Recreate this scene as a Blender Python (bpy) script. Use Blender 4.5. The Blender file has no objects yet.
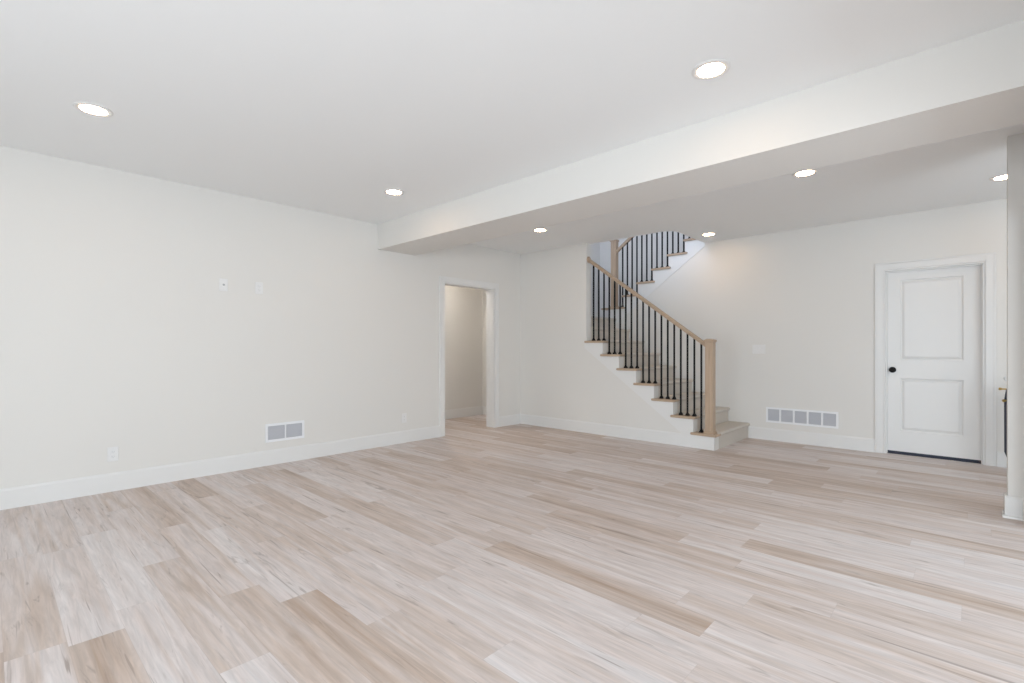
import bpy, bmesh, math
from mathutils import Vector

scene = bpy.context.scene
COL = scene.collection

# ------------------------------------------------------------------ camera
F_PX, Y_HOR, YAW, EYE = 490.3, 348.5, 0.7511, 1.2
cam_d = bpy.data.cameras.new('camera')
cam = bpy.data.objects.new('camera', cam_d)
COL.objects.link(cam)
cam.location = (0.0, 0.0, EYE)
cam.rotation_euler = (math.pi / 2, 0.0, YAW)
cam_d.sensor_width = 36.0
cam_d.lens = F_PX / 1024 * 36.0
cam_d.shift_y = (Y_HOR - 341.5) / 1024
cam_d.clip_start = 0.05
scene.camera = cam

# ------------------------------------------------------------------ light and exposure
scene.view_settings.view_transform = 'Standard'
scene.view_settings.look = 'None'
scene.view_settings.gamma = 1.0
scene.view_settings.use_curve_mapping = False
scene.view_settings.exposure = 0.0

world = bpy.data.worlds.new('sky')
scene.world = world
world.use_nodes = True
bg = world.node_tree.nodes['Background']
bg.inputs['Color'].default_value = (0.72, 0.86, 1.0, 1)
bg.inputs['Strength'].default_value = 0.3


def daylight(name, loc, rot, w, h, power, color=(0.86, 0.93, 1.0)):
    d = bpy.data.lights.new(name, 'AREA')
    d.shape = 'RECTANGLE'
    d.size, d.size_y, d.energy, d.color = w, h, power, color
    o = bpy.data.objects.new(name, d)
    o.location, o.rotation_euler = loc, rot
    COL.objects.link(o)
    return o


YR = -3.0                                     # wall behind the camera, glazed
# strength and colour of each light: daylight at the glazed openings (W), the lamps' lenses, added hall and right-hand fills
LIGHT = {
    'patio_left': (8, (0.80, 0.91, 1.0)),
    'patio_middle': (126, (0.80, 0.91, 1.0)),
    'rear_right': (100, (0.80, 0.91, 1.0)),
    'side_fill': (104, (0.80, 0.91, 1.0)),
    'upstairs': (62, (0.70, 0.80, 1.0)),
    'lamp': (44, (1.0, 0.67, 0.39)),
    'hall_fill': (310, (1.0, 0.92, 0.82)),  # fill for the hall, an added unseen light
}
TO_ROOM = (math.pi / 2, 0, 0)                 # faces +Y
daylight('daylight_patio_left', (-3.7, YR - 0.13, 1.1), TO_ROOM, 2.3, 2.0, *LIGHT['patio_left'])
daylight('daylight_patio_middle', (-0.95, YR - 0.13, 1.1), TO_ROOM, 2.0, 2.0, *LIGHT['patio_middle'])
daylight('daylight_rear_right', (1.45, YR - 0.13, 1.35), TO_ROOM, 1.6, 1.4, *LIGHT['rear_right'])
daylight('added_daylight_side', (2.72, 2.4, 1.1), (0, math.pi / 2, 0), 2.05, 4.1, *LIGHT['side_fill'])  # added unseen daylight from the right, lifts the far end
daylight('daylight_upstairs', (-3.2, 4.52, 4.35), TO_ROOM, 2.4, 1.4, *LIGHT['upstairs'])

# ------------------------------------------------------------------ material helpers


def new_mat(name):
    m = bpy.data.materials.new(name)
    m.use_nodes = True
    nt = m.node_tree
    return m, nt, nt.nodes['Principled BSDF']


def N(nt, t, **kw):
    n = nt.nodes.new(t)
    for k, v in kw.items():
        setattr(n, k, v)
    return n


def math_node(nt, op, a, b=None, c=None):
    n = N(nt, 'ShaderNodeMath', operation=op)
    for i, v in enumerate((a, b, c)):
        if v is None:
            continue
        if isinstance(v, (int, float)):
            n.inputs[i].default_value = v
        else:
            nt.links.new(v, n.inputs[i])
    return n.outputs[0]


def paint(name, color, rough=0.6, grain=0.012, bump=0.0, scale=220):
    m, nt, b = new_mat(name)
    tc = N(nt, 'ShaderNodeTexCoord')
    nz = N(nt, 'ShaderNodeTexNoise')
    nz.inputs['Scale'].default_value = scale
    nz.inputs['Detail'].default_value = 2
    nt.links.new(tc.outputs['Object'], nz.inputs['Vector'])
    mx = N(nt, 'ShaderNodeMix', data_type='RGBA')
    mx.inputs[6].default_value = (*[c * (1 - grain) for c in color], 1)
    mx.inputs[7].default_value = (*[min(1, c * (1 + grain)) for c in color], 1)
    nt.links.new(nz.outputs['Fac'], mx.inputs[0])
    nt.links.new(mx.outputs[2], b.inputs['Base Color'])
    b.inputs['Roughness'].default_value = rough
    if bump:
        bp = N(nt, 'ShaderNodeBump')
        bp.inputs['Strength'].default_value = bump
        bp.inputs['Distance'].default_value = 0.002
        nt.links.new(nz.outputs['Fac'], bp.inputs['Height'])
        nt.links.new(bp.outputs['Normal'], b.inputs['Normal'])
    return m


def wood(name, c1, c2, axis, rough=0.4):
    """straight grained oak, the grain along one axis"""
    m, nt, b = new_mat(name)
    tc = N(nt, 'ShaderNodeTexCoord')
    mp = N(nt, 'ShaderNodeMapping')
    sc = [38.0, 38.0, 38.0]
    sc[axis] = 2.2
    mp.inputs['Scale'].default_value = sc
    nt.links.new(tc.outputs['Object'], mp.inputs['Vector'])
    nz = N(nt, 'ShaderNodeTexNoise')
    nz.inputs['Scale'].default_value = 1.6
    nz.inputs['Detail'].default_value = 5
    nz.inputs['Distortion'].default_value = 0.4
    nt.links.new(mp.outputs[0], nz.inputs['Vector'])
    cr = N(nt, 'ShaderNodeValToRGB')
    cr.color_ramp.elements[0].position = 0.3
    cr.color_ramp.elements[0].color = (*c1, 1)
    cr.color_ramp.elements[1].position = 0.7
    cr.color_ramp.elements[1].color = (*c2, 1)
    nt.links.new(nz.outputs['Fac'], cr.inputs[0])
    nt.links.new(cr.outputs[0], b.inputs['Base Color'])
    b.inputs['Roughness'].default_value = rough
    return m


def plain(name, color, rough=0.4, metal=0.0):
    m = paint(name, color, rough, 0.05, 0.0, 90)
    b = m.node_tree.nodes['Principled BSDF']
    b.inputs['Metallic'].default_value = metal
    if sum(color) < 0.3:
        b.inputs['Specular IOR Level'].default_value = 0.2
    return m


def emitter(name, color, strength):
    m, nt, b = new_mat(name)
    b.inputs['Base Color'].default_value = (0.9, 0.9, 0.9, 1)
    b.inputs['Emission Color'].default_value = (*color, 1)
    b.inputs['Emission Strength'].default_value = strength
    return m


def floor_material():
    m, nt, b = new_mat('vinyl_planks')
    PW, PL = 0.18, 1.30
    tc = N(nt, 'ShaderNodeTexCoord')
    sp = N(nt, 'ShaderNodeSeparateXYZ')
    nt.links.new(tc.outputs['Object'], sp.inputs[0])
    X, Y = sp.outputs[0], sp.outputs[1]
    v = math_node(nt, 'MULTIPLY', math_node(nt, 'SUBTRACT', Y, 0.044), 1 / PW)
    row = math_node(nt, 'FLOOR', v)
    fv = math_node(nt, 'FRACT', v)
    wn = N(nt, 'ShaderNodeTexWhiteNoise', noise_dimensions='1D')
    nt.links.new(row, wn.inputs['W'])
    u = math_node(nt, 'ADD', math_node(nt, 'MULTIPLY', X, 1 / PL), math_node(nt, 'MULTIPLY', wn.outputs['Value'], 7.0))
    col = math_node(nt, 'FLOOR', u)
    fu = math_node(nt, 'FRACT', u)
    cid = N(nt, 'ShaderNodeCombineXYZ')
    nt.links.new(row, cid.inputs[0])
    nt.links.new(col, cid.inputs[1])
    w2 = N(nt, 'ShaderNodeTexWhiteNoise', noise_dimensions='3D')
    nt.links.new(cid.outputs[0], w2.inputs['Vector'])
    rs = N(nt, 'ShaderNodeSeparateColor')
    nt.links.new(w2.outputs['Color'], rs.inputs[0])
    # per-plank shifted coordinates so no two boards share their figure
    off = N(nt, 'ShaderNodeVectorMath', operation='SCALE')
    nt.links.new(w2.outputs['Color'], off.inputs[0])
    off.inputs['Scale'].default_value = 31.0
    add = N(nt, 'ShaderNodeVectorMath', operation='ADD')
    nt.links.new(tc.outputs['Object'], add.inputs[0])
    nt.links.new(off.outputs[0], add.inputs[1])

    def stretched(sx, sy):
        mp = N(nt, 'ShaderNodeMapping')
        mp.inputs['Scale'].default_value = (sx, sy, 1)
        nt.links.new(add.outputs[0], mp.inputs['Vector'])
        return mp.outputs[0]

    def noise(vec, scale, detail, dist=0.0, rough=0.55):
        nz = N(nt, 'ShaderNodeTexNoise')
        nz.inputs['Scale'].default_value = scale
        nz.inputs['Detail'].default_value = detail
        nz.inputs['Distortion'].default_value = dist
        nz.inputs['Roughness'].default_value = rough
        nt.links.new(vec, nz.inputs['Vector'])
        return nz.outputs['Fac']
    broad = noise(stretched(0.55, 8.5), 1.5, 3, 0.8)
    fine = noise(stretched(2.2, 60.0), 2.0, 5, 0.3, 0.6)
    streak = noise(stretched(1.6, 17.0), 1.7, 4, 1.3, 0.6)
    # plank tone: mostly pale greige, some boards tan, some grey
    tone = N(nt, 'ShaderNodeValToRGB')
    e = tone.color_ramp.elements
    e[0].position, e[0].color = 0.0, (*TONES[0], 1)
    e[1].position, e[1].color = 1.0, (*TONES[-1], 1)
    for p, c in zip((0.27, 0.53, 0.80), TONES[1:4]):
        k = e.new(p)
        k.color = (*c, 1)
    nt.links.new(math_node(nt, 'ADD', math_node(nt, 'MULTIPLY', rs.outputs[0], 0.46),
                           math_node(nt, 'MULTIPLY', math_node(nt, 'SUBTRACT', broad, 0.30), 1.15)), tone.inputs[0])

    def mul(a, fac_socket, lo, hi, fmin, fmax):
        mr = N(nt, 'ShaderNodeMapRange')
        mr.inputs['From Min'].default_value = fmin
        mr.inputs['From Max'].default_value = fmax
        mr.inputs['To Min'].default_value = lo
        mr.inputs['To Max'].default_value = hi
        nt.links.new(fac_socket, mr.inputs['Value'])
        vm = N(nt, 'ShaderNodeVectorMath', operation='SCALE')
        nt.links.new(a, vm.inputs[0])
        nt.links.new(mr.outputs[0], vm.inputs['Scale'])
        return vm.outputs[0]
    c = mul(tone.outputs[0], fine, 0.945, 1.05, 0.3, 0.7)
    c = mul(c, streak, 0.86, 1.06, 0.32, 0.64)
    # dark mineral streaks and knots
    kn = noise(stretched(1.5, 11.0), 1.15, 3, 1.8, 0.6)
    mk = N(nt, 'ShaderNodeMapRange')
    mk.inputs['From Min'].default_value = 0.63
    mk.inputs['From Max'].default_value = 0.72
    nt.links.new(kn, mk.inputs['Value'])
    mx = N(nt, 'ShaderNodeMix', data_type='RGBA')
    nt.links.new(math_node(nt, 'MULTIPLY', mk.outputs[0], 0.42), mx.inputs[0])
    nt.links.new(c, mx.inputs[6])
    mx.inputs[7].default_value = (0.20, 0.14, 0.105, 1)
    # thin dark checks running with the grain
    ck = noise(stretched(1.1, 34.0), 1.3, 2, 1.0, 0.5)
    mc = N(nt, 'ShaderNodeMapRange')
    mc.inputs['From Min'].default_value = 0.66
    mc.inputs['From Max'].default_value = 0.74
    nt.links.new(ck, mc.inputs['Value'])
    mz = N(nt, 'ShaderNodeMix', data_type='RGBA')
    nt.links.new(math_node(nt, 'MULTIPLY', mc.outputs[0], 0.62), mz.inputs[0])
    nt.links.new(mx.outputs[2], mz.inputs[6])
    mz.inputs[7].default_value = (0.26, 0.19, 0.15, 1)
    mx = mz
    # joints
    ev = math_node(nt, 'MULTIPLY', math_node(nt, 'MINIMUM', fv, math_node(nt, 'SUBTRACT', 1.0, fv)), PW)
    eu = math_node(nt, 'MULTIPLY', math_node(nt, 'MINIMUM', fu, math_node(nt, 'SUBTRACT', 1.0, fu)), PL)
    seam = math_node(nt, 'LESS_THAN', math_node(nt, 'MINIMUM', ev, eu), 0.0012)
    m2 = N(nt, 'ShaderNodeMix', data_type='RGBA')
    nt.links.new(math_node(nt, 'MULTIPLY', seam, 0.12), m2.inputs[0])
    nt.links.new(mx.outputs[2], m2.inputs[6])
    m2.inputs[7].default_value = (0.17, 0.125, 0.095, 1)
    nt.links.new(m2.outputs[2], b.inputs['Base Color'])
    rr = N(nt, 'ShaderNodeMapRange')
    rr.inputs['To Min'].default_value = 0.36
    rr.inputs['To Max'].default_value = 0.5
    nt.links.new(fine, rr.inputs['Value'])
    nt.links.new(rr.outputs[0], b.inputs['Roughness'])
    bp = N(nt, 'ShaderNodeBump')
    bp.inputs['Strength'].default_value = 0.06
    bp.inputs['Distance'].default_value = 0.002
    nt.links.new(fine, bp.inputs['Height'])
    nt.links.new(bp.outputs[0], b.inputs['Normal'])
    return m


TONES = [(0.46, 0.335, 0.258), (0.60, 0.49, 0.427), (0.69, 0.605, 0.573), (0.76, 0.70, 0.682), (0.68, 0.625, 0.625)]
M = {
    'wall': paint('wall_paint', (0.775, 0.748, 0.71)),
    'ceiling': paint('ceiling_paint', (0.91, 0.91, 0.90), 0.8),
    'trim': paint('trim_enamel', (0.80, 0.785, 0.765), 0.4, 0.008, 0.0),
    'floor': floor_material(),
    'oak_x': wood('oak_along_tread', (0.42, 0.30, 0.205), (0.53, 0.395, 0.285), 0),
    'oak_z': wood('oak_upright', (0.42, 0.30, 0.205), (0.53, 0.395, 0.285), 2),
    'iron': plain('black_iron', (0.006, 0.0055, 0.0055), 0.55),
    'black': plain('matte_black_knob', (0.004, 0.004, 0.004), 0.6),
    'plastic': plain('white_plastic', (0.815, 0.80, 0.785), 0.3),
    'slot': plain('socket_slots', (0.42, 0.42, 0.42), 0.5),
    'vent': plain('white_vent_enamel', (0.86, 0.86, 0.87), 0.35),
    'louver': plain('grey_vent_mesh', (0.60, 0.60, 0.63), 0.5),
    'lens': emitter('led_lens', LIGHT['lamp'][1], LIGHT['lamp'][0]),
    'hall_fill_lens': emitter('hall_led_lens', LIGHT['hall_fill'][1], LIGHT['hall_fill'][0]),
    'brass': plain('brass', (0.62, 0.44, 0.17), 0.3, 0.9),
    'pipe': plain('charcoal_pipe_wrap', (0.055, 0.06, 0.085), 0.6),
    'tube': plain('white_tubing', (0.75, 0.75, 0.75), 0.4),
}


def carpet_material():
    m = paint('cut_pile_carpet', (0.63, 0.58, 0.52), 0.95, 0.16, 0.5, 420)
    return m


M['carpet'] = carpet_material()

# ------------------------------------------------------------------ mesh helpers


class MB:
    """collects shapes; build() links them as ONE mesh object"""

    def __init__(self):
        self.bm = bmesh.new()

    def box(self, x0, x1, y0, y1, z0, z1):
        vs = [self.bm.verts.new(p) for p in ((x0, y0, z0), (x1, y0, z0), (x1, y1, z0), (x0, y1, z0),
                                             (x0, y0, z1), (x1, y0, z1), (x1, y1, z1), (x0, y1, z1))]
        for f in ((0, 3, 2, 1), (4, 5, 6, 7), (0, 1, 5, 4), (1, 2, 6, 5), (2, 3, 7, 6), (3, 0, 4, 7)):
            self.bm.faces.new([vs[i] for i in f])
        return self

    def prism(self, pts, axis, a, b):
        """polygon in the two other axes (in x,y,z order), extruded along axis from a to b"""
        def P(p, t):
            q = list(p)
            q.insert(axis, t)
            return q
        A = [self.bm.verts.new(P(p, a)) for p in pts]
        B = [self.bm.verts.new(P(p, b)) for p in pts]
        n = len(pts)
        self.bm.faces.new(A)
        self.bm.faces.new(B[::-1])
        for i in range(n):
            j = (i + 1) % n
            self.bm.faces.new((A[i], B[i], B[j], A[j]))
        return self

    def loft(self, rings, cap=True):
        R = [[self.bm.verts.new(p) for p in r] for r in rings]
        n = len(R[0])
        for r0, r1 in zip(R, R[1:]):
            for i in range(n):
                j = (i + 1) % n
                self.bm.faces.new((r0[i], r0[j], r1[j], r1[i]))
        if cap:
            self.bm.faces.new(R[0][::-1])
            self.bm.faces.new(R[-1])
        return self

    def lathe(self, prof, c, axis, seg=32):
        """profile of (radius, height) turned about an axis through c"""
        rings = []
        for r, h in prof:
            ring = []
            for k in range(seg):
                t = 2 * math.pi * k / seg
                p = [0, 0, 0]
                o = [i for i in range(3) if i != axis]
                p[o[0]], p[o[1]], p[axis] = r * math.cos(t), r * math.sin(t), h
                ring.append([p[i] + c[i] for i in range(3)])
            rings.append(ring)
        return self.loft(rings)

    def tube(self, pts, r, seg=10):
        pts = [Vector(p) for p in pts]
        rings = []
        for i, p in enumerate(pts):
            d = (pts[min(i + 1, len(pts) - 1)] - pts[max(i - 1, 0)]).normalized()
            a = d.cross(Vector((0.31, 0.2, 0.93))).normalized()
            c = d.cross(a)
            rings.append([p + r * (math.cos(2 * math.pi * k / seg) * a + math.sin(2 * math.pi * k / seg) * c) for k in range(seg)])
        return self.loft(rings)

    def wall(self, axis, t0, t1, u0, u1, z0, z1, holes=()):
        """slab between t0 and t1 on an axis, with rectangular holes (u0,u1,z0,z1)"""
        us = sorted({u0, u1, *[h[0] for h in holes], *[h[1] for h in holes]})
        for a, b in zip(us, us[1:]):
            zs = [(z0, z1)]
            for h in holes:
                if h[0] <= a and h[1] >= b:
                    nz = []
                    for s, e in zs:
                        if h[2] > s:
                            nz.append((s, min(e, h[2])))
                        if h[3] < e:
                            nz.append((max(s, h[3]), e))
                    zs = nz
            for s, e in zs:
                if e - s > 1e-6:
                    if axis == 0:
                        self.box(t0, t1, a, b, s, e)
                    else:
                        self.box(a, b, t0, t1, s, e)
        return self

    def build(self, name, mat, parent=None, bevel=0.0, smooth=False, seg=2):
        bmesh.ops.remove_doubles(self.bm, verts=self.bm.verts, dist=1e-6)
        bmesh.ops.recalc_face_normals(self.bm, faces=self.bm.faces)
        me = bpy.data.meshes.new(name)
        self.bm.to_mesh(me)
        self.bm.free()
        me.materials.append(M[mat])
        o = bpy.data.objects.new(name, me)
        COL.objects.link(o)
        if parent:
            o.parent = parent
            if 'base' in parent:          # parts are built in world coordinates; sub-parts share their part's frame
                o.location = -Vector(parent['base'])
        if bevel:
            bv = o.modifiers.new('bevel', 'BEVEL')
            bv.width, bv.segments, bv.limit_method, bv.angle_limit = bevel, seg, 'ANGLE', math.radians(40)
        if smooth:
            for p in me.polygons:
                p.use_smooth = True
            o.modifiers.new('split', 'EDGE_SPLIT').split_angle = math.radians(40)
        return o


def tag(o, label, cat, group=None, kind=None):
    o['label'], o['category'] = label, cat
    if group:
        o['group'] = group
    if kind:
        o['kind'] = kind
    return o


def thing(name, label, cat, loc, group=None, kind=None):
    """an Empty at the thing's base; its parts are built in world coordinates"""
    o = bpy.data.objects.new(name, None)
    o.empty_display_size = 0.1
    o.location = loc
    o['base'] = tuple(loc)
    COL.objects.link(o)
    return tag(o, label, cat, group, kind)


def struct(name, mb, mat, label, cat, bevel=0.0):
    return tag(mb.build(name, mat, None, bevel), label, cat, None, 'structure')


def copy_tree(src, loc, label):
    c = src.copy()
    COL.objects.link(c)
    c.location = loc
    c['base'] = tuple(loc)
    c['label'] = label
    for ch in [x for x in COL.objects if x.parent == src]:
        d = ch.copy()
        COL.objects.link(d)
        d.parent = c
        for g in [x for x in COL.objects if x.parent == ch]:
            k = g.copy()
            COL.objects.link(k)
            k.parent = d
    return c


# ------------------------------------------------------------------ the room
XL, YS, YD, H = -5.27, 5.84, 7.01, 2.71       # left wall, stair wall, back wall, ceiling
XR, YN = 0.285, 4.95                          # pier on the right
UP = 2.99                                     # upper floor level
RUN, RISE, X1 = 0.256, 0.187, -2.19           # stairs: run, rise, first riser
WE = -4.0                                     # end of the full-height stair wall
X_OPEN = -2.77                                # right edge of the stairwell opening

struct('floor', MB().box(-6.65, 2.75, YR - 0.15, 8.3, -0.12, 0.0), 'floor',
       'pale greige wood-look plank floor running through the room', 'floor')

c = MB()
c.box(XL - 0.16, 2.75, YR - 0.15, YS + 0.12, H, UP)
c.box(X_OPEN, 2.75, YS + 0.12, 8.3, H, UP)
RC = 0.17
c.prism([(X_OPEN, YS + 0.12), (X_OPEN, YS + 0.12 + RC)] +
        [(X_OPEN - RC + RC * math.cos(t * math.pi / 16), YS + 0.12 + RC - RC * math.sin(t * math.pi / 16)) for t in range(1, 9)], 2, H, UP)
struct('ceiling', c, 'ceiling', 'flat white ceiling with an opening above the stairs', 'ceiling')
struct('ceiling_beam', MB().box(XL, XR, 3.25, 3.79, 2.407, H), 'wall',
       'wide dropped white beam crossing the ceiling', 'beam')

# left wall with cased opening to a hall
DO = (4.28, 5.255, 0.0, 2.105)
struct('wall_left', MB().wall(0, XL - 0.16, XL, YR - 0.15, 8.3, 0.0, 5.4, [DO]), 'wall',
       'long white left wall with a cased opening near its far end', 'wall')
# stair wall: full height on the left, stepping down under the lower flight
pts = [(XL, 0.0), (X1, 0.0)]
for k in range(1, 8):
    pts += [(X1 - RUN * (k - 1), RISE * k - 0.03), (X1 - RUN * k, RISE * k - 0.03)]
pts = pts[:-1] + [(WE, RISE * 7 - 0.03), (WE, H), (XL, H)]
struct('wall_front', MB().prism(pts, 1, YS, YS + 0.12), 'wall',
       'white stair wall stepping down under the lower flight', 'wall')
# back wall: stepped top under the upper flight, doorway at the right
ux = lambda k: -4.332 + RUN * (k - 10)        # riser plane of upper step k
RD = (-0.718, 0.113, 0.0, 2.095)
w = MB()
top = [(-4.36, 0.0), (-4.36, RISE * 10 - 0.03)]
for k in range(10, 16):
    if k > 10:
        top.append((ux(k), RISE * k - 0.03))
    top.append((ux(k + 1), RISE * k - 0.03))
top[-1] = (X_OPEN, RISE * 15 - 0.03)
w.prism(top + [(X_OPEN, 0.0)], 1, YD, YD + 0.12)
w.wall(1, YD, YD + 0.12, X_OPEN, 2.75, 0.0, H, [RD])
w.box(-0.85, 0.25, YD + 0.12, YD + 0.2, 0.0, 2.2)  # added unseen backing, stops light leaking under the door
struct('wall_back', w, 'wall', 'white back wall holding the panel door, stepping up with the upper flight', 'wall')
# pier and wide opening on the right
w = MB()
w.box(0.197, XR + 0.12, YN, YN + 0.12, 0.0, H)
w.wall(0, XR, XR + 0.12, YR - 0.15, YN, 0.0, H, [(-2.8, 4.72, 0.0, 2.105)])
struct('wall_right', w, 'wall', 'white wall end at the right edge beside the alcove', 'wall')
# walls behind the camera and beyond the right opening
RW = [(-4.9, -2.5, 0.02, 2.15), (-2.0, 0.1, 0.02, 2.15), (0.6, 2.3, 0.6, 2.1)]
struct('wall_rear', MB().wall(1, YR - 0.15, YR, XL, 2.75, 0.0, H, RW), 'wall', 'rear wall with a glazed patio opening', 'wall')
struct('wall_side', MB().wall(0, 2.6, 2.75, YR, 8.3, 0.0, H, [(0.3, 4.5, 0.03, 2.15)]), 'wall',  # unseen opening enlarged to let the added daylight in
       'outer wall beyond the wide right opening', 'wall')
# hall behind the left opening
w = MB()
w.box(-6.62, -6.5, 1.9, 6.3, 0, H)
w.box(-6.5, XL - 0.16, 6.17, 6.3, 0, H)
w.box(-6.5, XL - 0.16, 1.9, 2.02, 0, H)
struct('wall_hall', w, 'wall', 'white hall walls seen through the cased opening', 'wall')
struct('ceiling_hall', MB().box(-6.62, XL - 0.16, 1.9, 6.3, H, H + 0.1), 'ceiling', 'white ceiling of the hall', 'ceiling')
# stairwell and upper storey
w = MB()
w.box(XL, 0.6, 8.15, 8.3, 0, 5.4)
w.box(0.45, 0.6, 4.5, 8.15, UP, 5.4)
w.wall(1, 4.5, 4.62, XL, 0.6, UP, 5.4, [(-4.4, -2.0, 3.65, 5.05)])
struct('wall_upper', w, 'wall', 'pale stairwell walls rising behind the upper railing', 'wall')
struct('ceiling_upper', MB().box(XL, 0.6, 4.5, 8.3, 5.4, 5.5), 'ceiling', 'white ceiling of the upper storey', 'ceiling')

# ------------------------------------------------------------------ baseboards
BH, BT = 0.155, 0.015


def base_profile_x(y, d):     # board along X in front of a wall face at y, protruding towards d
    return [(y, 0), (y + d * BT, 0), (y + d * BT, BH - 0.018), (y + d * BT * 0.55, BH), (y, BH)]


def base_x(name, x0, x1, y, d, label):
    struct(name, MB().prism(base_profile_x(y, d), 0, x0, x1), 'trim', label, 'baseboard')


def base_y(name, y0, y1, x, d, label):
    struct(name, MB().prism(base_profile_x(x, d), 1, y0, y1), 'trim', label, 'baseboard')


base_y('baseboard_left', YR, 4.2, XL, 1, 'white baseboard along the left wall up to the opening')
base_y('baseboard_left_far', 5.335, YS, XL, 1, 'short white baseboard between the cased opening and the corner')
base_x('baseboard_front', XL + BT, X1, YS, -1, 'white baseboard along the stair wall')
base_x('baseboard_back', X1 + 0.02, -0.803, YD, -1, 'white baseboard between the stairs and the panel door')
base_x('baseboard_back_right', 0.2, 2.6, YD, -1, 'white baseboard right of the panel door')
m_ = MB()
m_.prism(base_profile_x(YN, -1), 0, 0.182, XR)
m_.prism(base_profile_x(0.197, -1), 1, YN, YN + 0.12)
m_.prism(base_profile_x(XR, -1), 1, 4.804, YN)
m_.prism([(YN - BT, 0), (YN - BT - 0.012, 0), (YN - BT - 0.009, 0.014), (YN - BT, 0.018)], 0, 0.170, XR - BT)
m_.prism([(0.197 - BT, 0), (0.197 - BT - 0.012, 0), (0.197 - BT - 0.009, 0.014), (0.197 - BT, 0.018)], 1, YN - BT, YN + 0.12)
struct('baseboard_right', m_, 'trim', 'white baseboard wrapping the wall end at the right edge', 'baseboard')
m_ = MB()
m_.prism(base_profile_x(-6.5, 1), 1, 2.02, 6.17)
m_.prism(base_profile_x(6.17, -1), 0, -6.485, XL - 0.16)
struct('baseboard_hall', m_, 'trim', 'white baseboard inside the hall', 'baseboard')

# ------------------------------------------------------------------ casings
CW, CT = 0.083, 0.017


def casing_on_x(mb, x, d, y0, y1, z1):
    """casing round an opening y0..y1, 0..z1 on a wall face at x, protruding towards d"""
    for (w0, w1, t) in ((0.004, CW - 0.016, CT * 0.72), (CW - 0.016, CW, CT)):
        xa, xb = sorted((x, x + d * t))
        mb.box(xa, xb, y0 - w1, y0 - w0, 0, z1 + w1)
        mb.box(xa, xb, y1 + w0, y1 + w1, 0, z1 + w1)
        mb.box(xa, xb, y0 - w0, y1 + w0, z1 + w0, z1 + w1)
    return mb


def casing_on_y(mb, y, d, x0, x1, z1):
    for (w0, w1, t) in ((0.004, CW - 0.016, CT * 0.72), (CW - 0.016, CW, CT)):
        ya, yb = sorted((y, y + d * t))
        mb.box(x0 - w1, x0 - w0, ya, yb, 0, z1 + w1)
        mb.box(x1 + w0, x1 + w1, ya, yb, 0, z1 + w1)
        mb.box(x0 - w0, x1 + w0, ya, yb, z1 + w0, z1 + w1)
    return mb


m_ = casing_on_x(MB(), XL, 1, DO[0], DO[1], DO[3])
casing_on_x(m_, XL - 0.16, -1, DO[0], DO[1], DO[3])
m_.box(XL - 0.165, XL + 0.006, DO[0], DO[0] + 0.012, 0, DO[3])
m_.box(XL - 0.165, XL + 0.006, DO[1] - 0.012, DO[1], 0, DO[3])
m_.box(XL - 0.165, XL + 0.006, DO[0], DO[1], DO[3] - 0.012, DO[3])
struct('trim_1', m_, 'trim', 'white casing and jambs of the hall opening in the left wall', 'door casing')
struct('trim_2', casing_on_x(MB(), XR, -1, -2.8, 4.72, 2.105), 'trim', 'white casing of the wide opening at the right edge', 'door casing')

# windows behind the camera: plain frames
for i, (a, b, z0, z1) in enumerate(RW):
    m_ = MB()
    for (p, q, r, s) in ((a, a + .06, z0, z1), (b - .06, b, z0, z1), ((a + b) / 2 - .03, (a + b) / 2 + .03, z0, z1),
                         (a, b, z0, z0 + .06), (a, b, z1 - .06, z1)):
        m_.box(p, q, YR - 0.09, YR - 0.03, r, s)
    struct('window_%d' % (i + 1), m_, 'trim', ('white glazed door frame at the left of the rear wall', 'white glazed door frame at the middle of the rear wall', 'white window frame at the right of the rear wall')[i], 'window')

# ------------------------------------------------------------------ panel door
dr = thing('door_1', 'closed white two-panel door with a black knob', 'door', (-0.3, YD, 0), None, 'structure')
casing_on_y(MB(), YD, -1, RD[0], RD[1], RD[3]).build('casing', 'trim', dr, 0.002)
m_ = MB()
m_.box(RD[0], RD[0] + 0.014, YD - 0.004, YD + 0.12, 0, RD[3])
m_.box(RD[1] - 0.014, RD[1], YD - 0.004, YD + 0.12, 0, RD[3])
m_.box(RD[0] + 0.014, RD[1] - 0.014, YD - 0.004, YD + 0.12, RD[3] - 0.014, RD[3])
# stops in front of the leaf
m_.box(RD[0] + 0.014, RD[0] + 0.026, YD + 0.045, YD + 0.08, 0, RD[3] - 0.014)
m_.box(RD[1] - 0.026, RD[1] - 0.014, YD + 0.045, YD + 0.08, 0, RD[3] - 0.014)
m_.box(RD[0] + 0.026, RD[1] - 0.026, YD + 0.045, YD + 0.08, RD[3] - 0.026, RD[3] - 0.014)
m_.build('jamb', 'trim', dr)
sx0, sx1, sz0, sz1, sy = RD[0] + 0.017, RD[1] - 0.017, 0.03, RD[3] - 0.017, YD + 0.0815
bm = MB()
panels = [(-0.578, -0.05, 0.266, 0.863), (-0.578, -0.05, 1.073, 1.977)]
xs = sorted({sx0, sx1, panels[0][0], panels[0][1]})
zs = sorted({sz0, sz1, *[p[2] for p in panels], *[p[3] for p in panels]})


def quad(b, pts_):
    b.bm.faces.new([b.bm.verts.new(p) for p in pts_])


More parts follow.
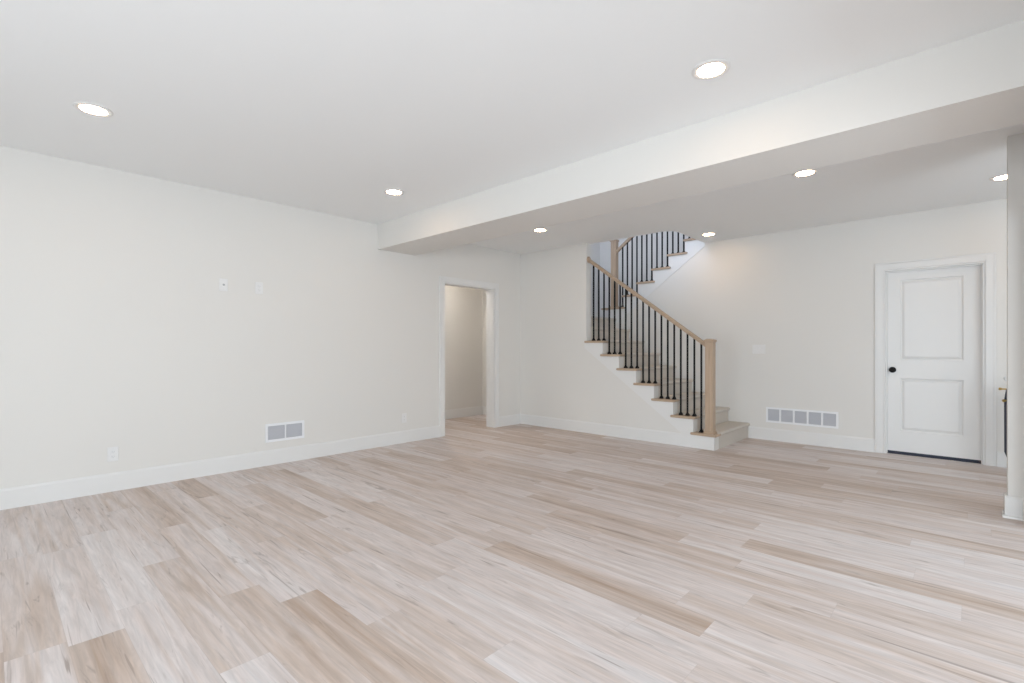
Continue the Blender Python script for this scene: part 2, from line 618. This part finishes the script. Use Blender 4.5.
for a, b_ in zip(xs, xs[1:]):
    for c0, c1 in zip(zs, zs[1:]):
        if any(abs(a - p[0]) < 1e-6 and abs(c0 - p[2]) < 1e-6 for p in panels):
            prev = (a, b_, c0, c1, sy)
            for ins, dep in ((0.003, 0.014), (0.013, 0.016), (0.036, 0.005), (0.038, 0.004)):
                cur = (a + ins, b_ - ins, c0 + ins, c1 - ins, sy + dep)
                A = [(prev[0], prev[4], prev[2]), (prev[1], prev[4], prev[2]), (prev[1], prev[4], prev[3]), (prev[0], prev[4], prev[3])]
                B = [(cur[0], cur[4], cur[2]), (cur[1], cur[4], cur[2]), (cur[1], cur[4], cur[3]), (cur[0], cur[4], cur[3])]
                for i in range(4):
                    quad(bm, (A[i], A[(i + 1) % 4], B[(i + 1) % 4], B[i]))
                prev = cur
            quad(bm, B)
        else:
            quad(bm, ((a, sy, c0), (b_, sy, c0), (b_, sy, c1), (a, sy, c1)))
yb = sy + 0.036
quad(bm, ((sx0, yb, sz0), (sx0, yb, sz1), (sx1, yb, sz1), (sx1, yb, sz0)))
for p, q in (((sx0, sz0), (sx1, sz0)), ((sx1, sz0), (sx1, sz1)), ((sx1, sz1), (sx0, sz1)), ((sx0, sz1), (sx0, sz0))):
    quad(bm, ((p[0], sy, p[1]), (q[0], sy, q[1]), (q[0], yb, q[1]), (p[0], yb, p[1])))
slab = bm.build('door_panel', 'trim', dr)
kx, kz = -0.648, 0.956
k = MB()
k.lathe([(0.001, 0.0), (0.033, 0.0), (0.033, -0.006), (0.028, -0.009), (0.012, -0.011), (0.011, -0.032), (0.02, -0.038),
         (0.028, -0.048), (0.0285, -0.057), (0.022, -0.066), (0.001, -0.069)], (kx, sy, kz), 1)
MB().box(sx0 + 0.001, sx1 - 0.001, sy - 0.004, sy + 0.030, 0.012, 0.0298).build('door_sweep', 'pipe', dr)
MB().prism([(sy - 0.03, 0.0002), (sy + 0.04, 0.0002), (sy + 0.036, 0.010), (sy - 0.022, 0.010)], 0, RD[0] + 0.0145, RD[1] - 0.0145).build('threshold', 'pipe', dr)
ko = k.build('door_knob', 'black', dr, 0, True)
ko['label'] = 'round matte black knob'

# ------------------------------------------------------------------ stairs
CAPW = 0.15           # depth of the oak tread ends


def nose_profile(x0, x1, z, d, th=0.03):
    """tread end section in XZ; bullnosed on both ends"""
    r = th / 2
    pts_ = []
    for i in range(7):
        t = -math.pi / 2 + math.pi * i / 6
        pts_.append((x1 - r + r * math.cos(t), z - r + r * math.sin(t)))
    for i in range(7):
        t = math.pi / 2 + math.pi * i / 6
        pts_.append((x0 + r + r * math.cos(t), z - r + r * math.sin(t)))
    return pts_


def carpet_run(risers, d, z_start, z_end, x_end):
    """closed XZ section of carpeted steps, rising towards d (-1: to -X)"""
    up = [(risers[0][0], z_start)]
    for i, (x, z) in enumerate(risers):
        zt = z + 0.012
        up.append((x, zt - 0.05))
        for a in range(6):
            t = -math.pi / 2 + math.pi * a / 5
            up.append((x - d * (0.008 + 0.020 * math.cos(t)), zt - 0.021 + 0.021 * math.sin(t)))
        nx = risers[i + 1][0] if i + 1 < len(risers) else x_end
        up.append((nx, zt))
    return up


st = thing('staircase', 'lower carpeted flight with oak tread ends rising left from the floor', 'staircase', (X1, YS, 0), 'stair flights')
for kk in range(1, 8):
    xr = X1 - RUN * (kk - 1)
    x0 = xr - RUN - 0.03 if kk < 7 else WE - 0.02
    m_ = MB().prism(nose_profile(x0, xr + 0.03, RISE * kk, 1), 1, YS - 0.03, YS + 0.12)
    m_.build('tread', 'oak_x', st, 0.004)
ris = [(X1 - RUN * (kk - 1), RISE * kk) for kk in range(1, 10)]
sec = carpet_run(ris, -1, 0.0, 0, XL + 0.001)
m_ = MB().prism(sec + [(XL + 0.001, RISE * 9 - 0.25), (ris[-1][0] - 0.25, RISE * 9 - 0.25), (X1 - 0.25, 0.0)], 1, YS + 0.1205, YD - 0.001)
m_.box(XL + 0.001, -4.362, YD - 0.001, 8.149, RISE * 9 - 0.25, RISE * 9 + 0.012)
m_.build('carpet', 'carpet', st)


def stringer(top_pts, low, y):
    return MB().prism(top_pts + low, 1, y - 0.007, y - 0.0005)


tp = [(X1, 0.0), (X1, RISE - 0.031)]
for kk in range(1, 8):
    tp.append((X1 - RUN * kk, RISE * kk - 0.031))
    if kk < 7:
        tp.append((X1 - RUN * kk, RISE * (kk + 1) - 0.031))
tp[-1] = (WE - 0.03, RISE * 7 - 0.031)
slope = RISE / RUN
zl = lambda x: 0.985 + (-3.726 - x) * slope
tp.append((WE - 0.03, zl(WE - 0.03)))
tp.append((-3.726 + 0.985 / slope, 0.0))
# the stringer starts above the baseboard
MB().prism(tp, 1, YS - 0.006, YS - 0.0002).build('stringer', 'trim', st)

su = thing('staircase', 'upper flight with oak tread ends climbing right through the ceiling opening', 'staircase', (-4.33, YD, RISE * 9), 'stair flights')
for kk in range(10, 16):
    xr = ux(kk)
    x0 = xr - 0.03 if kk > 10 else -4.49
    MB().prism(nose_profile(x0, xr + RUN + 0.03, RISE * kk, 1), 1, YD - 0.03, YD + 0.12).build('tread', 'oak_x', su, 0.004)
ris = [(ux(kk), RISE * kk) for kk in range(10, 17)]
sec = carpet_run(ris[:6], 1, RISE * 9, 0, X_OPEN - 0.001)
MB().prism(sec + [(X_OPEN - 0.001, RISE * 15 - 0.25), (-4.1, RISE * 9)], 1, YD + 0.1205, 8.149).build('carpet', 'carpet', su)
zu = lambda x: 2.016 + (x + 3.654) * slope
tp = [(-4.36, RISE * 10 - 0.031)]
for kk in range(10, 16):
    if kk > 10:
        tp.append((ux(kk), RISE * kk - 0.031))
    if kk < 15:
        tp.append((ux(kk + 1), RISE * kk - 0.031))
tp += [(X_OPEN - 0.001, RISE * 15 - 0.031), (X_OPEN - 0.001, zu(X_OPEN)), (-4.36, zu(-4.36))]
MB().prism(tp, 1, YD - 0.006, YD - 0.0002).build('stringer', 'trim', su)

# ------------------------------------------------------------------ railings


def newel(mb_parent, x0, x1, y0, y1, z0, z1):
    n = MB()
    n.box(x0, x1, y0, y1, z0, z1 - 0.045)
    po = n.build('newel_post', 'oak_z', mb_parent, 0.003)
    cp = MB()
    cp.box(x0 - 0.003, x1 + 0.003, y0 - 0.003, y1 + 0.003, z1 - 0.045, z1 - 0.034)
    cp.box(x0 - 0.010, x1 + 0.010, y0 - 0.010, y1 + 0.010, z1 - 0.034, z1 - 0.012)
    cp.prism([(x0 - 0.010, z1 - 0.012), (x1 + 0.010, z1 - 0.012), ((x0 + x1) / 2 + .02, z1), ((x0 + x1) / 2 - .02, z1)], 1, y0 - 0.010, y1 + 0.010)
    cp.build('cap', 'oak_x', po, 0)
    bs = MB()
    for a, b_, t in ((0.0, 0.018, 0.012), (0.018, 0.03, 0.006)):
        bs.box(x0 - t, x1 + t, y0 - t, y1 + t, z0 + a, z0 + b_)
    bs.build('base_molding', 'oak_x', po, 0)
    return po


def rail(parent, xa, za, xb, zb, y):
    """moulded oak handrail, section in (y, z)"""
    s = [(-0.022, -0.028), (0.022, -0.028), (0.024, -0.012), (0.029, -0.002), (0.029, 0.012), (0.022, 0.024), (0.008, 0.029),
         (-0.008, 0.029), (-0.022, 0.024), (-0.029, 0.012), (-0.029, -0.002), (-0.024, -0.012)]
    ra = [(xa, y + a, za + b_) for a, b_ in s]
    rb = [(xb, y + a, zb + b_) for a, b_ in s]
    return MB().loft([ra, rb]).build('handrail', 'oak_x', parent, 0)


def baluster(parent, x, y, z0, z1, sl):
    r = 0.0088
    m = MB()
    v = [(x - r, y - r), (x + r, y - r), (x + r, y + r), (x - r, y + r)]
    m.loft([[(a, b_, z0) for a, b_ in v], [(a, b_, z1 + (a - x) * sl) for a, b_ in v]])
    o = m.build('baluster', 'iron', parent)
    s = MB()
    q = 0.020
    rings = []
    for zz, rr in ((0, q), (0.012, q), (0.028, 0.012), (0.034, 0.011)):
        rings.append([(x - rr, y - rr, z0 + zz), (x + rr, y - rr, z0 + zz), (x + rr, y + rr, z0 + zz), (x - rr, y + rr, z0 + zz)])
    s.loft(rings).build('shoe', 'iron', o)
    return o



rl = thing('stair_railing', 'oak handrail with black iron balusters and square newel on the lower flight', 'railing', (X1, YS, 0), 'stair railings')
NX0, NX1, NY0, NY1 = -2.312, -2.220, YS + 0.012, YS + 0.104
newel(rl, NX0, NX1, NY0, NY1, RISE, 1.315)
YB = YS + 0.052
zr = lambda x: 1.262 + (-2.34 - x) * slope
rail(rl, NX0 + 0.001, zr(NX0), WE + 0.001, zr(WE), YB)
for i in range(19):
    x = -2.371 - 0.0856 * i
    step = 1 + (i + 2) // 3
    baluster(rl, x, YB, RISE * step, zr(x) - 0.026, -slope)
MB().lathe([(0.001, 0.0), (0.045, 0.0), (0.045, 0.012), (0.036, 0.018), (0.001, 0.018)], (WE, YB, zr(WE)), 0).build('rosette', 'oak_z', rl)

ru = thing('stair_railing', 'railing of black balusters and tall newel on the upper flight', 'railing', (-4.33, YD, RISE * 9), 'stair railings')
newel(ru, -4.335, -4.243, YD + 0.02, YD + 0.112, RISE * 10, RISE * 10 + 1.13)
YU = YD + 0.066
zq = lambda x: 2.80 + (x + 4.243) * slope
rail(ru, -4.244, zq(-4.244), -2.86, zq(-2.86), YU)
for i in range(16):
    x = -4.137 + 0.0856 * i
    step = 10 + (i + 2) // 3
    if step > 15:
        break
    baluster(ru, x, YU, RISE * step, zq(x) - 0.026, slope)

# ------------------------------------------------------------------ recessed lights
LIGHTS = [((-4.045, 0.46), 'round recessed ceiling light nearest the camera on the left'),
          ((-1.025, 2.675), 'largest round recessed ceiling light in front of the beam'),
          ((-4.06, 2.68), 'round recessed ceiling light just in front of the beam near the left wall'),
          ((-4.0, 4.81), 'round recessed ceiling light behind the beam before the stair wall'),
          ((-1.035, 4.80), 'round recessed ceiling light at the middle of the beam, just behind it'),
          ((0.225, 6.11), 'round recessed ceiling light half hidden by the right wall end'),
          ((-2.52, 6.51), 'small round recessed ceiling light above the stairs by the ceiling opening')]
lx, ly = LIGHTS[0][0]
l0 = thing('recessed_light', LIGHTS[0][1], 'ceiling light', (lx, ly, H), 'recessed ceiling lights')
MB().lathe([(0.080, 0.0), (0.098, 0.0), (0.098, -0.003), (0.092, -0.006), (0.083, -0.006), (0.080, -0.004)], (lx, ly, H), 2, 48).build('trim_ring', 'trim', l0, 0, True)
MB().lathe([(0.001, 0.0), (0.0795, 0.0), (0.0795, -0.0035), (0.06, -0.0045), (0.001, -0.0048)], (lx, ly, H), 2, 48).build('lens', 'lens', l0)
for (x, y), lab in LIGHTS[1:]:
    copy_tree(l0, (x, y, H), lab)
hl = copy_tree(l0, (-6.0, 4.8, H), 'added unseen ceiling light brightening the hall')  # unseen fixture added to brighten the hall
for ch in hl.children:
    if ch.name.startswith('lens'):
        ch.data = ch.data.copy()
        ch.data.materials[0] = M['hall_fill_lens']

# ------------------------------------------------------------------ vents
GV = 'return air vents'


def vent(name, label, axis, face, d, u0, u1, z0, z1, n, border, mull):
    """return air grille on a wall face; axis 0: face at x, u runs along y"""
    def bx(mb, a, b_, t0, t1, s, e):
        t0, t1 = sorted((face + d * t0, face + d * t1))
        if axis == 0:
            mb.box(t0, t1, a, b_, s, e)
        else:
            mb.box(a, b_, t0, t1, s, e)
    um = (u0 + u1) / 2
    t = thing(name, label, 'vent', (face, um, z0) if axis == 0 else (um, face, z0), GV)
    fr = MB()
    bx(fr, u0, u1, 0.0005, 0.008, z0, z0 + border)
    bx(fr, u0, u1, 0.0005, 0.008, z1 - border, z1)
    bx(fr, u0, u0 + border, 0.0005, 0.008, z0 + border, z1 - border)
    bx(fr, u1 - border, u1, 0.0005, 0.008, z0 + border, z1 - border)
    w_ = (u1 - u0 - 2 * border - (n - 1) * mull) / n
    for i in range(1, n):
        a = u0 + border + i * w_ + (i - 1) * mull
        bx(fr, a, a + mull, 0.0005, 0.008, z0 + border, z1 - border)
    fr.build('frame', 'vent', t, 0.0015)
    for i in range(n):
        a = u0 + border + i * (w_ + mull)
        lo = MB()
        bx(lo, a + 0.0005, a + w_ - 0.0005, 0.0005, 0.001, z0 + border, z1 - border)
        k_ = 14
        hh = (z1 - z0 - 2 * border) / k_
        for j in range(k_):
            s = z0 + border + j * hh
            q = [(face + d * 0.001, s + hh * 0.55), (face + d * 0.0065, s + hh * 0.05), (face + d * 0.0065, s + hh * 0.2), (face + d * 0.001, s + hh * 0.8)]
            lo.prism(q, 1 if axis == 0 else 0, a + 0.0005, a + w_ - 0.0005)
        lo.build('louvers', 'louver', t)
    return t


vent('return_vent', 'small two-section white vent low on the left wall', 0, XL, 1, 1.945, 2.345, 0.235, 0.425, 2, 0.024, 0.014)
vent('return_vent', 'long five-section white vent on the back wall right of the stairs', 1, YD, -1, -1.962, -1.158, 0.232, 0.432, 5, 0.024, 0.022)

# ------------------------------------------------------------------ wall plates


def plate(name, label, y, z, kind, group):
    t = thing(name, label, 'wall plate', (XL, y, z), group)
    MB().box(XL + 0.0003, XL + 0.006, y - 0.037, y + 0.037, z - 0.06, z + 0.06).build('cover_plate', 'plastic', t, 0.003)
    if kind == 'outlet':
        for s in (-1, 1):
            zc = z + s * 0.020
            r = MB().box(XL + 0.006, XL + 0.0085, y - 0.017, y + 0.017, zc - 0.0145, zc + 0.0145).build('socket', 'plastic', t, 0.002)
            sl = MB()
            for dy in (-0.0065, 0.0065):
                sl.box(XL + 0.0085, XL + 0.0088, y + dy - 0.0012, y + dy + 0.0012, zc - 0.003, zc + 0.006)
            sl.box(XL + 0.0085, XL + 0.0088, y - 0.002, y + 0.002, zc - 0.010, zc - 0.006)
            sl.build('slots', 'slot', r)
    else:
        MB().lathe([(0.001, 0.006), (0.010, 0.006), (0.010, 0.010), (0.0055, 0.011), (0.0055, 0.018), (0.001, 0.018)],
                   (XL, y, z), 0, 16).build('cable_jack', 'slot', t)
    return t


plate('cable_plate', 'left of the two white plates high on the left wall, with a cable jack', 1.56, 1.815, 'jack', 'plates on the left wall')
plate('outlet', 'right of the two white plates high on the left wall, a power outlet', 1.884, 1.812, 'outlet', 'plates on the left wall')
plate('outlet', 'white outlet low on the left wall left of the vent', 0.724, 0.312, 'outlet', 'plates on the left wall')
plate('outlet', 'white outlet low on the left wall just before the cased opening', 3.628, 0.314, 'outlet', 'plates on the left wall')

sw = thing('light_switch', 'white triple light switch on the back wall above the vent', 'light switch', (-2.05, YD, 1.19))
MB().box(-2.05 - 0.081, -2.05 + 0.081, YD - 0.006, YD - 0.0003, 1.13, 1.25).build('cover_plate', 'plastic', sw, 0.003)
for i in (-1, 0, 1):
    x = -2.05 + i * 0.046
    MB().prism([(YD - 0.006, 1.156), (YD - 0.0075, 1.157), (YD - 0.0105, 1.223), (YD - 0.006, 1.224)], 0, x - 0.0165, x + 0.0165).build('rocker', 'plastic', sw, 0.001)

# ------------------------------------------------------------------ plumbing stub in the alcove
pb = thing('plumbing_stub', 'dark pipe with brass valves in the alcove behind the right wall end', 'pipe', (0.30, 6.72, 0))
MB().lathe([(0.001, 0.0), (0.036, 0.0), (0.036, 0.14), (0.056, 0.20), (0.058, 0.70), (0.045, 0.80), (0.030, 0.83), (0.001, 0.83)], (0.30, 6.72, 0.0), 2, 24).build('pipe', 'pipe', pb, 0, True)
for (z, dx, dy) in ((0.806, -0.062, 0.02), (0.70, -0.045, -0.045)):
    v = MB().tube([(0.30 + dx * 0.6, 6.72 + dy * 0.6, z), (0.30 + dx * 1.25, 6.72 + dy * 1.25, z)], 0.007)
    d_ = Vector((dx, dy, 0)).normalized() * 0.014
    c0 = Vector((0.30 + dx * 1.25, 6.72 + dy * 1.25, z))
    v.tube([c0 - d_ * 0.2, c0 + d_], 0.013, 12)
    v.build('valve', 'brass', pb, 0, True)
MB().tube([(0.30 + 0.03 * math.cos(t * 0.5) - 0.01 * t * 0.4, 6.72 + 0.03 * math.sin(t * 0.5), 0.83 + 0.012 * t) for t in range(9)], 0.006).build('tubing', 'tube', pb, 0, True)
